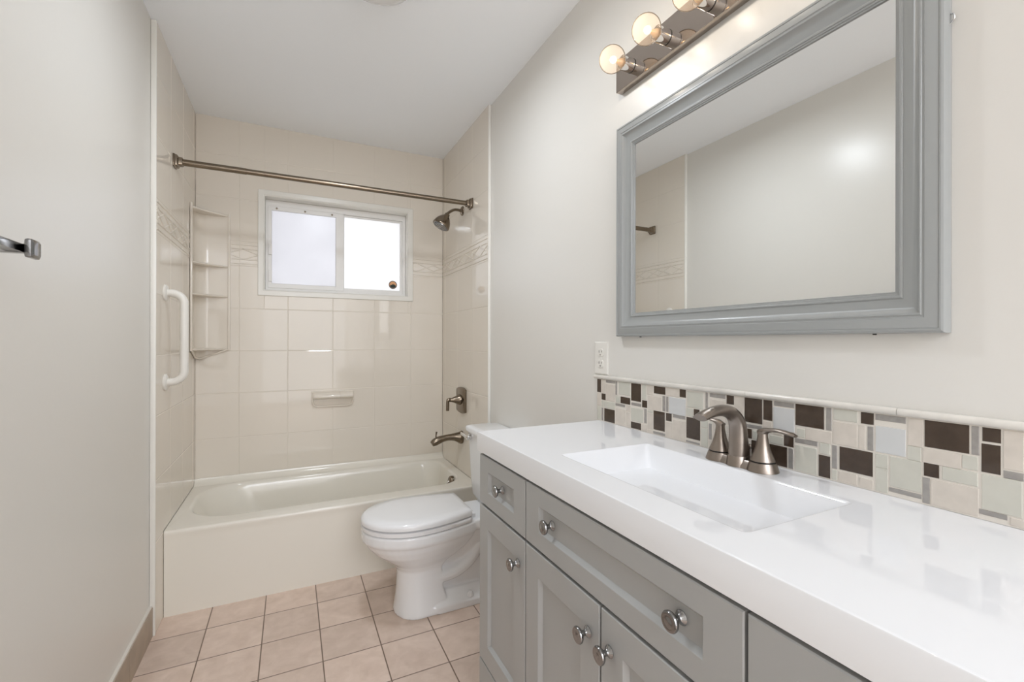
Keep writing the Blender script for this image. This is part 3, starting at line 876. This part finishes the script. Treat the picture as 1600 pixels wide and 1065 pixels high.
while y > BY0:
    y2 = max(y - 0.304, BY0)
    n = 10
    ra, rb = [], []
    for i in range(n + 1):
        a = -PI / 2 + PI * i / n
        ra.append((XP - 0.004 - 0.0100 * math.cos(a) ** 0.6 if math.cos(a) > 1e-6 else XP - 0.004, y - 0.0005, 1.0722 + 0.0068 * math.sin(a)))
    ra += [(XP - 0.0002, y - 0.0005, 1.0790), (XP - 0.0002, y - 0.0005, 1.0654)]
    rb = [(p[0], y2 + 0.0005, p[2]) for p in ra]
    mb.loft([ra, rb])
    y = y2
mb.build('top_trim', MARBLE, spl, smooth=50)

# ------------------------------------------------------------------ power outlet
out = thing('power_outlet', (XP, -1.846, 1.0795), 'white duplex power outlet on the wall at the far end of the backsplash', 'power outlet')
oy0, oy1, oz0, oz1 = -1.8845, -1.8085, 1.0805, 1.1960
mb = MB()
def rp(i, x):
    return [(x, oy0 + i, oz0 + i), (x, oy1 - i, oz0 + i), (x, oy1 - i, oz1 - i), (x, oy0 + i, oz1 - i)]
mb.loft([rp(0, XP - 0.0002), rp(0, XP - 0.003), rp(0.003, XP - 0.0055), rp(0.006, XP - 0.006)])
mb.build('cover_plate', PLASTIC, out)
for zc in (1.1575, 1.1185):
    mb = MB()
    ring = lambda x, g: [(x, -1.8465 + sy * (0.0155 - g), zc + sz * (0.0135 - g)) for sy, sz in ((-1, -0.6), (-0.6, -1), (0.6, -1), (1, -0.6), (1, 0.6), (0.6, 1), (-0.6, 1), (-1, 0.6))]
    mb.loft([ring(XP - 0.0055, 0), ring(XP - 0.0078, 0), ring(XP - 0.0082, 0.0008)])
    rc = mb.build('receptacle', PLASTIC, out)
    mb = MB()
    for yy, hh in ((-1.8400, 0.0040), (-1.8530, 0.0032)):
        mb.box(XP - 0.0085, XP - 0.0080, yy - 0.0012, yy + 0.0012, zc + 0.004 - hh, zc + 0.004 + hh)
    mb.lathe([(0.0, 0.0005), (0.0026, 0.0005), (0.0026, 0.0)], (XP - 0.0080, -1.8465, zc - 0.0075), (-1, 0, 0), 12)
    mb.build('slot', SLOT, rc)
mb = MB().lathe([(0.0, 0.001), (0.003, 0.0008), (0.0035, 0.0)], (XP - 0.0060, -1.8465, 1.138), (-1, 0, 0), 12)
mb.build('screw', PLASTIC, out)

# ------------------------------------------------------------------ mirror
mir = thing('wall_mirror', (XP, -2.373, 1.5555), 'large rectangular wall mirror in a moulded grey frame above the worktop', 'mirror')
my0, my1, mz0, mz1 = -2.7965, -1.9500, 1.2130, 1.8975
prof = [(0.0, 0.0005), (0.0, 0.0185), (0.0018, 0.0225), (0.0050, 0.0240), (0.0075, 0.0235), (0.0082, 0.0222), (0.0095, 0.0228), (0.0245, 0.0262), (0.0260, 0.0262), (0.0270, 0.0248), (0.0300, 0.0246), (0.0312, 0.0258), (0.0335, 0.0256), (0.0345, 0.0238),
        (0.0400, 0.0195), (0.0460, 0.0163), (0.0520, 0.0143), (0.0580, 0.0133), (0.0610, 0.0132), (0.0618, 0.0143), (0.0640, 0.0155), (0.0665, 0.0150), (0.0678, 0.0128), (0.0705, 0.0122), (0.0712, 0.0102), (0.0745, 0.0096), (0.0752, 0.0062)]
def mrect(w_, h_):
    x = XP - h_
    return [(x, my0 + w_, mz0 + w_), (x, my1 - w_, mz0 + w_), (x, my1 - w_, mz1 - w_), (x, my0 + w_, mz1 - w_)]
mb = MB()
mb.loft([mrect(a, b) for a, b in prof], cap0=False, cap1=False)
mb.build('frame', FRAMEM, mir, smooth=28)
mb = MB()
mb.loft([mrect(0.070, 0.001), mrect(0.070, 0.0066), mrect(0.0702, 0.0066)])
mb.build('glass', MIRR, mir)
mb = MB()
mb.tube(smoothpath([(XP - 0.004, -2.795, 1.742), (XP - 0.007, -2.8015, 1.738), (XP - 0.007, -2.8020, 1.730), (XP - 0.004, -2.796, 1.726)], 5), 0.0013, 8)
mb.build('hanging_hook', CHROME, mir, smooth=50)
for yy in (-2.055, -2.69):
    mb = MB().lathe([(0.0, 0.003), (0.003, 0.0028), (0.0035, 0.0)], (XP - 0.010, yy, mz0 + 0.0002), (0, 0, -1), 12)
    mb.build('bumper', BLACK, mir, smooth=50)

# ------------------------------------------------------------------ vanity light bar
lit = thing('vanity_light', (XP, -2.402, 2.066), 'polished metal light bar with lit clear globe bulbs on the wall above the mirror', 'light fixture')
LXF = 1.4500
mb = MB().box(LXF, XP - 0.0005, -2.852, -1.952, 2.0150, 2.1170, 0, 0.0012)
mb.build('back_plate', PLATE, lit)
for i in range(6):
    by = -2.0265 - 0.1506 * i
    bz = 2.0655
    mb = MB()
    mb.lathe([(0.0205, 0.0), (0.0205, 0.030), (0.0200, 0.0355), (0.0215, 0.0365), (0.0215, 0.0395), (0.0170, 0.0395), (0.0165, 0.030)], (LXF, by, bz), (-1, 0, 0), 32, cap0=False)
    so = mb.build('socket', CHROME, lit, smooth=40)
    mb = MB().lathe([(0.0212, 0.0), (0.0212, 0.0014)], (LXF, by, bz), (-1, 0, 0), 32)
    mb.build('gasket', BLACK, lit, smooth=40)
    mb = MB()
    R_ = 0.0400
    cx = LXF - 0.0395 - 0.0355
    pr_ = [(0.0142, 0.0375), (0.0150, 0.0400)]
    a0 = math.asin(0.0150 / R_)
    prof = [(0.0140, -0.012), (0.0146, 0.0)]
    for k in range(15):
        a = a0 + 0.15 + (PI - a0 - 0.15) * k / 14
        prof.append((R_ * math.sin(a) if k < 14 else 0.0, 0.0355 - R_ * math.cos(a)))
    mb.lathe(prof, (LXF - 0.0395, by, bz), (-1, 0, 0), 32, cap0=False, cap1=False)
    bl = mb.build('bulb', BULBG, lit, smooth=180)
    mb = MB()
    mb.lathe([(0.0125, -0.004), (0.0120, 0.002), (0.0085, 0.010), (0.0045, 0.018), (0.0030, 0.024), (0.0, 0.0245)], (LXF - 0.0395, by, bz), (-1, 0, 0), 20)
    mb.build('stem', STEM, bl, smooth=60)
    mb = MB()
    mb.lathe([(0.0, -0.0105), (0.0055, -0.009), (0.0095, -0.004), (0.0105, 0.0), (0.0095, 0.004), (0.0055, 0.009), (0.0, 0.0105)], (cx + 0.004, by, bz), (-1, 0, 0), 16)
    mb.build('filament', GLOW, bl, smooth=180)
    d = bpy.data.lights.new('bulb_light', 'POINT')
    d.energy = 0.21
    d.color = (1.0, 0.92, 0.82)
    d.shadow_soft_size = 0.011
    lo = bpy.data.objects.new('bulb_light', d)
    COL.objects.link(lo)
    lo.location = (cx - 0.014, by, bz)

# ------------------------------------------------------------------ ceiling light (off), added fill lamp below it
cl = thing('ceiling_light', (0.755, -1.522, H), 'round white ceiling light at the top edge of view', 'ceiling light')
mb = MB().lathe([(0.150, 0.0), (0.150, -0.012), (0.138, -0.020)], (0.755, -1.522, H - 0.0003), 'z', 48)
mb.build('base', PLASTIC, cl, smooth=40)
mb = MB().lathe([(0.136, -0.018), (0.134, -0.030), (0.120, -0.052), (0.090, -0.070), (0.05, -0.080), (0.0, -0.083)], (0.755, -1.522, H), 'z', 48, cap0=False, cap1=False)
mb.build('dome', OPAL, cl, smooth=60)
d = bpy.data.lights.new('added_ceiling_fill', 'AREA')  # added downward fill; the fixture itself is unlit
d.shape = 'DISK'; d.size = 0.20; d.energy = 6.0; d.color = (0.93, 0.99, 1.06)
lo = bpy.data.objects.new('added_ceiling_fill', d)
COL.objects.link(lo)
lo.location = (0.755, -1.522, H - 0.088)

# ------------------------------------------------------------------ shower rod
rod = thing('shower_rod', (0.73, -0.55, 2.027), 'bronzed metal shower curtain rod spanning the tub alcove with square end brackets', 'shower rod')
ra, rb = Vector((0.0, -0.5275, 2.0350)), Vector((W, -0.578, 2.0205))
mb = MB().tube([ra.lerp(rb, 0.012), ra.lerp(rb, 0.20)], 0.0155, 20)
mb.tube([ra.lerp(rb, 0.20), ra.lerp(rb, 0.988)], 0.0140, 20)
mb.build('rod', BRONZE, rod, smooth=50)
for p, s_ in ((ra, 1), (rb, -1)):
    mb = MB()
    def sq(h, x, yo=0, zo=0):
        return rrect(p.y - h, p.y + h, p.z - h, p.z + h, min(0.006, h * 0.3), 0, 4), x
    rings = []
    for h, x in ((0.030, 0.0003), (0.030, 0.006), (0.027, 0.009), (0.026, 0.016), (0.0195, 0.020), (0.0180, 0.034), (0.0150, 0.036)):
        rings.append([(p.x + s_ * x, q[0], q[1]) for q in rrect(p.y - h, p.y + h, p.z - h, p.z + h, min(0.006, h * 0.3), 0, 4)])
    mb.loft(rings)
    mb.build('end_bracket', BRONZE, rod, smooth=35)

# ------------------------------------------------------------------ shower head
sh = thing('showerhead', (W, -0.42, 2.0185), 'bronzed bell-shaped shower head on a bent arm under the end of the rod', 'shower head')
sc_ = Vector((W, -0.42, 2.0185))
mb = MB().lathe([(0.030, 0.0003), (0.0295, 0.004), (0.024, 0.009), (0.012, 0.013), (0.011, 0.016)], sc_, (-1, 0, 0), 28)
mb.build('flange', BRONZE, sh, smooth=50)
fc = Vector((1.317, -0.42, 1.907)); ax = Vector((0.49, 0, 0.87)).normalized()
neck = fc + ax * 0.088
mb = MB().tube(smoothpath([(W - 0.006, -0.42, 2.0185), (W - 0.035, -0.42, 2.021), (W - 0.062, -0.42, 2.016), tuple(neck + ax * 0.012), tuple(neck - ax * 0.004)], 5), 0.0088, 16)
mb.build('arm', BRONZE, sh, smooth=50)
mb = MB().lathe([(0.010, 0.092), (0.0155, 0.090), (0.0165, 0.080), (0.020, 0.074), (0.034, 0.058), (0.0465, 0.036), (0.0535, 0.012), (0.0545, 0.004), (0.053, 0.0), (0.047, -0.0005)], fc, ax, 40)
hd = mb.build('bell', BRONZE, sh, smooth=40)
mb = MB().lathe([(0.047, -0.0004), (0.046, -0.004), (0.030, -0.006), (0.0, -0.006)], fc, ax, 40, cap0=False)
e1 = Vector((0, 1, 0)); e2 = ax.cross(e1)
for r_, nn in ((0.041, 24), (0.032, 18), (0.022, 12), (0.012, 6)):
    for k in range(nn):
        c_ = fc + e1 * (r_ * math.cos(2 * PI * k / nn)) + e2 * (r_ * math.sin(2 * PI * k / nn)) - ax * 0.0045
        mb.lathe([(0.0020, 0.0), (0.0016, 0.0035)], c_, -ax, 6)
mb.build('spray_face', PEWTER, hd, smooth=40)

# ------------------------------------------------------------------ shower valve
va = thing('shower_valve', (W, -0.425, 0.825), 'bronzed shower valve with arched plate and lever handle above the tub spout', 'shower valve')
vy, vz = -0.425, 0.825
def vplate(x, g):
    hw, hh, arch = 0.076 - g, 0.070 - g, 0.012
    out = []
    n = 10
    for i in range(n + 1):
        t = -1 + 2 * i / n
        out.append((x, vy + hw * t, vz - hh - arch * (1 - t * t)))
    for i in range(n + 1):
        t = 1 - 2 * i / n
        out.append((x, vy + hw * t, vz + hh + arch * (1 - t * t)))
    return out
mb = MB()
mb.loft([vplate(W - 0.0003, 0), vplate(W - 0.011, 0), vplate(W - 0.015, 0.0025), vplate(W - 0.0185, 0.010)])
mb.build('face_plate', BRONZE, va, smooth=30)
mb = MB()
mb.lathe([(0.034, 0.018), (0.033, 0.024), (0.026, 0.040), (0.018, 0.056), (0.0125, 0.072), (0.0115, 0.084), (0.0, 0.086)], (W, vy, vz + 0.004), (-1, 0, 0), 28)
hp = smoothpath([(W - 0.074, vy, vz + 0.006), (W - 0.090, vy, vz + 0.006), (W - 0.096, vy, vz - 0.004), (W - 0.097, vy, vz - 0.030), (W - 0.098, vy, vz - 0.062)], 5)
mb.tube(hp, [(0.011, 0.008)] * 10 + [(0.0105, 0.0065)] * (len(hp) - 10), 14, up=(0, 1, 0))
mb.build('lever_handle', BRONZE, va, smooth=50)

# ------------------------------------------------------------------ tub spout
sp = thing('tub_spout', (W, -0.42, 0.585), 'bronzed tub spout with diverter knob low on the tiled wall', 'tub spout')
mb = MB()
prof = [(0.0003, 0.590, 0.040), (0.012, 0.590, 0.0395), (0.028, 0.5925, 0.032), (0.055, 0.596, 0.0235), (0.092, 0.596, 0.0195), (0.125, 0.592, 0.0205), (0.155, 0.584, 0.0235), (0.180, 0.573, 0.0225), (0.196, 0.564, 0.016)]
q = smoothpath(prof, 5)
mb.tube([(W - a, -0.42, z) for a, z, r in q], [(r, min(0.034, r * 0.93 + 0.002)) for a, z, r in q], 24, up=(0, 1, 0))
mb.build('body', BRONZE, sp, smooth=50)
mb = MB()
mb.tube([(W - 0.170, -0.42, 0.596), (W - 0.169, -0.42, 0.618), (W - 0.166, -0.42, 0.638)], [0.0045, 0.0040, 0.0062], 12)
mb.build('diverter', BRONZE, sp, smooth=50)

# ------------------------------------------------------------------ soap dish
so = thing('soap_dish', (0.733, 0, 0.825), 'beige moulded soap dish fixed to the back wall above the tub', 'soap dish')
mb = MB()
sx0, sx1, sz0, sz1 = 0.6060, 0.8600, 0.7740, 0.8770
cc = 0.030
def sring(g, y):
    a, b, c_, d_ = sx0 + g, sx1 - g, sz0 + g, sz1 - g
    k = cc - g * 0.4
    return [(a + k, y, c_), (b - k, y, c_), (b - k * 0.3, y, c_ + k * 0.35), (b, y, c_ + k * 1.2), (b, y, d_ - 0.004), (b - 0.004, y, d_), (a + 0.004, y, d_), (a, y, d_ - 0.004), (a, y, c_ + k * 1.2), (a + k * 0.3, y, c_ + k * 0.35)]
mb.loft([sring(0, -0.0003), sring(0, -0.010), sring(0.004, -0.014), sring(0.010, -0.014), sring(0.013, -0.006)])
mb.build('back_plate', ACRYL, so, smooth=30)
mb = MB()
prof = [(-0.006, 0.8745), (-0.030, 0.8700), (-0.046, 0.8655), (-0.058, 0.8600), (-0.064, 0.8520), (-0.0650, 0.8420), (-0.060, 0.8350), (-0.040, 0.8300), (-0.006, 0.8240)]
rings = []
for x, k in ((sx0 + 0.008, 0.90), (sx0 + 0.013, 0.97), (sx0 + 0.022, 1.0), (0.768, 1.0), (0.7685, 0.95), (0.7735, 0.95), (0.774, 1.0), (sx1 - 0.022, 1.0), (sx1 - 0.013, 0.97), (sx1 - 0.008, 0.90)):
    rings.append([(x, y * k, 0.84 + (z - 0.84) * k) for y, z in prof])
mb.loft(rings)
mb.build('tray', ACRYL, so, smooth=45)

# ------------------------------------------------------------------ corner shelf unit
GAP = 0.0014
cs = thing('corner_shelf', (0, 0, 1.115), 'beige moulded corner shelf unit with four shelves left of the window', 'corner shelf')
CXE, CYE, CZ0, CZ1 = 0.160, -0.147, 1.143, 1.932
def arc(ex, ey, r, z, n=12):
    """from the side-wall edge round the corner to the back-wall edge"""
    out = [(0.004, ey, z)]
    for i in range(n + 1):
        a = PI + (-PI / 2) * i / n
        out.append((0.004 + r + r * math.cos(a), -0.004 - r + r * math.sin(a), z))
    out.append((ex, -0.004, z))
    return out
mb = MB()
n_ = 12
a_ = arc(CXE, CYE, 0.062, CZ0); b_ = arc(CXE, CYE, 0.062, CZ1)
mb.loft([a_, b_], closed=False, cap0=False, cap1=False)
mb.build('back_shell', ACRYL, cs, smooth=40)
mb = MB()
mb.box(0.0012, 0.0120, CYE - 0.012, CYE, CZ0 - 0.005, CZ1 + 0.016, 0, 0.004)
mb.box(CXE - 0.001, CXE + 0.011, -0.0120, -0.0012, CZ0 - 0.003, CZ1 + 0.006, 0, 0.004)
mb.build('edge_rail', ACRYL, cs, smooth=40)
def shelf(z, th=0.011, bow=0.012):
    n = 12
    def ring(zz, g):
        bk = arc(CXE - g, CYE + g, 0.062, zz)
        fr = []
        A = Vector((CXE - g, -0.004 - 0.004)); B = Vector((0.008, CYE + g))
        nrm = Vector((1, -1)).normalized()
        for i in range(1, 10):
            t = i / 10
            q = A.lerp(B, t) - nrm * (bow * math.sin(PI * t)) - nrm * g
            fr.append((q.x, q.y, zz))
        return bk + fr
    mb = MB()
    mb.loft([ring(z - th, 0.003), ring(z - th + 0.003, 0.0), ring(z - 0.003, 0.0), ring(z, 0.003)])
    mb.build('shelf', ACRYL, cs, smooth=40)
shelf(CZ1 + 0.001, 0.014)
shelf(1.632); shelf(1.458)
shelf(1.152)
# the shell runs on below the bottom shelf to a point in the corner, edged by a rounded rim
mb = MB()
up_ = arc(CXE, CYE, 0.062, CZ0 + 0.004)
m_ = len(up_)
lo_ = []
for q in up_:
    f_ = min(1.0, max(q[0] / CXE, q[1] / CYE))
    lo_.append((q[0], q[1], 1.1455 - 0.062 * (1 - f_)))
mb.loft([up_, lo_], closed=False, cap0=False, cap1=False)
mb.tube([(max(q[0], 0.0075), min(q[1], -0.0075), q[2]) for q in lo_], 0.0062, 10)
mb.build('lower_rim', ACRYL, cs, smooth=40)

# ------------------------------------------------------------------ grab bar
gb = thing('grab_bar', (0, -0.698, 1.21), 'white vertical grab bar on the tiled wall left of the tub', 'grab bar')
mb = MB()
gx, gy, g0, g1 = 0.070, -0.698, 1.0155, 1.4040
pth = [(0.004, gy, g1), (0.022, gy, g1)] + [(0.024 + 0.046 * math.sin(a), gy, g1 - 0.046 + 0.046 * math.cos(a)) for a in [PI / 2 * i / 8 for i in range(9)]]
pth += [(gx, gy, g0 + 0.046 + 0.25)]
pth += [(0.024 + 0.046 * math.cos(a), gy, g0 + 0.046 - 0.046 * math.sin(a)) for a in [PI / 2 * i / 8 for i in range(9)]] + [(0.022, gy, g0), (0.004, gy, g0)]
mb.tube(pth, 0.0165, 20, up=(0, 1, 0))
mb.build('bar', PLASTIC, gb, smooth=60)
for z in (g0, g1):
    mb = MB().lathe([(0.036, 0.0003), (0.036, 0.006), (0.031, 0.010), (0.018, 0.012)], (0.0, gy, z), 'x', 32)
    mb.build('flange', PLASTIC, gb, smooth=40)

# ------------------------------------------------------------------ towel bar
tb = thing('towel_bar', (XL, -1.955, 1.37), 'brushed metal towel bar with flared square post on the left painted wall', 'towel bar')
TZ = 1.3680
for py in (-1.979, -2.590):
    mb = MB()
    rings = []
    for h, x in ((0.020, 0.0003), (0.020, 0.005), (0.012, 0.012), (0.0090, 0.022), (0.0085, 0.066), (0.0110, 0.0675), (0.0165, 0.0705), (0.0178, 0.074), (0.0172, 0.079), (0.0125, 0.0825)):
        rings.append([(XL + x, q[0], q[1]) for q in rrect(py - h, py + h, TZ - h, TZ + h, min(0.003, h * 0.2), 0, 4)])
    mb.loft(rings)
    mb.build('post', PEWTER, tb, smooth=30)
mb = MB().box(XL + 0.042, XL + 0.0665, -2.585, -1.985, TZ - 0.0078, TZ + 0.0078, 0, 0.0018)
mb.build('bar', PEWTER, tb, smooth=30)
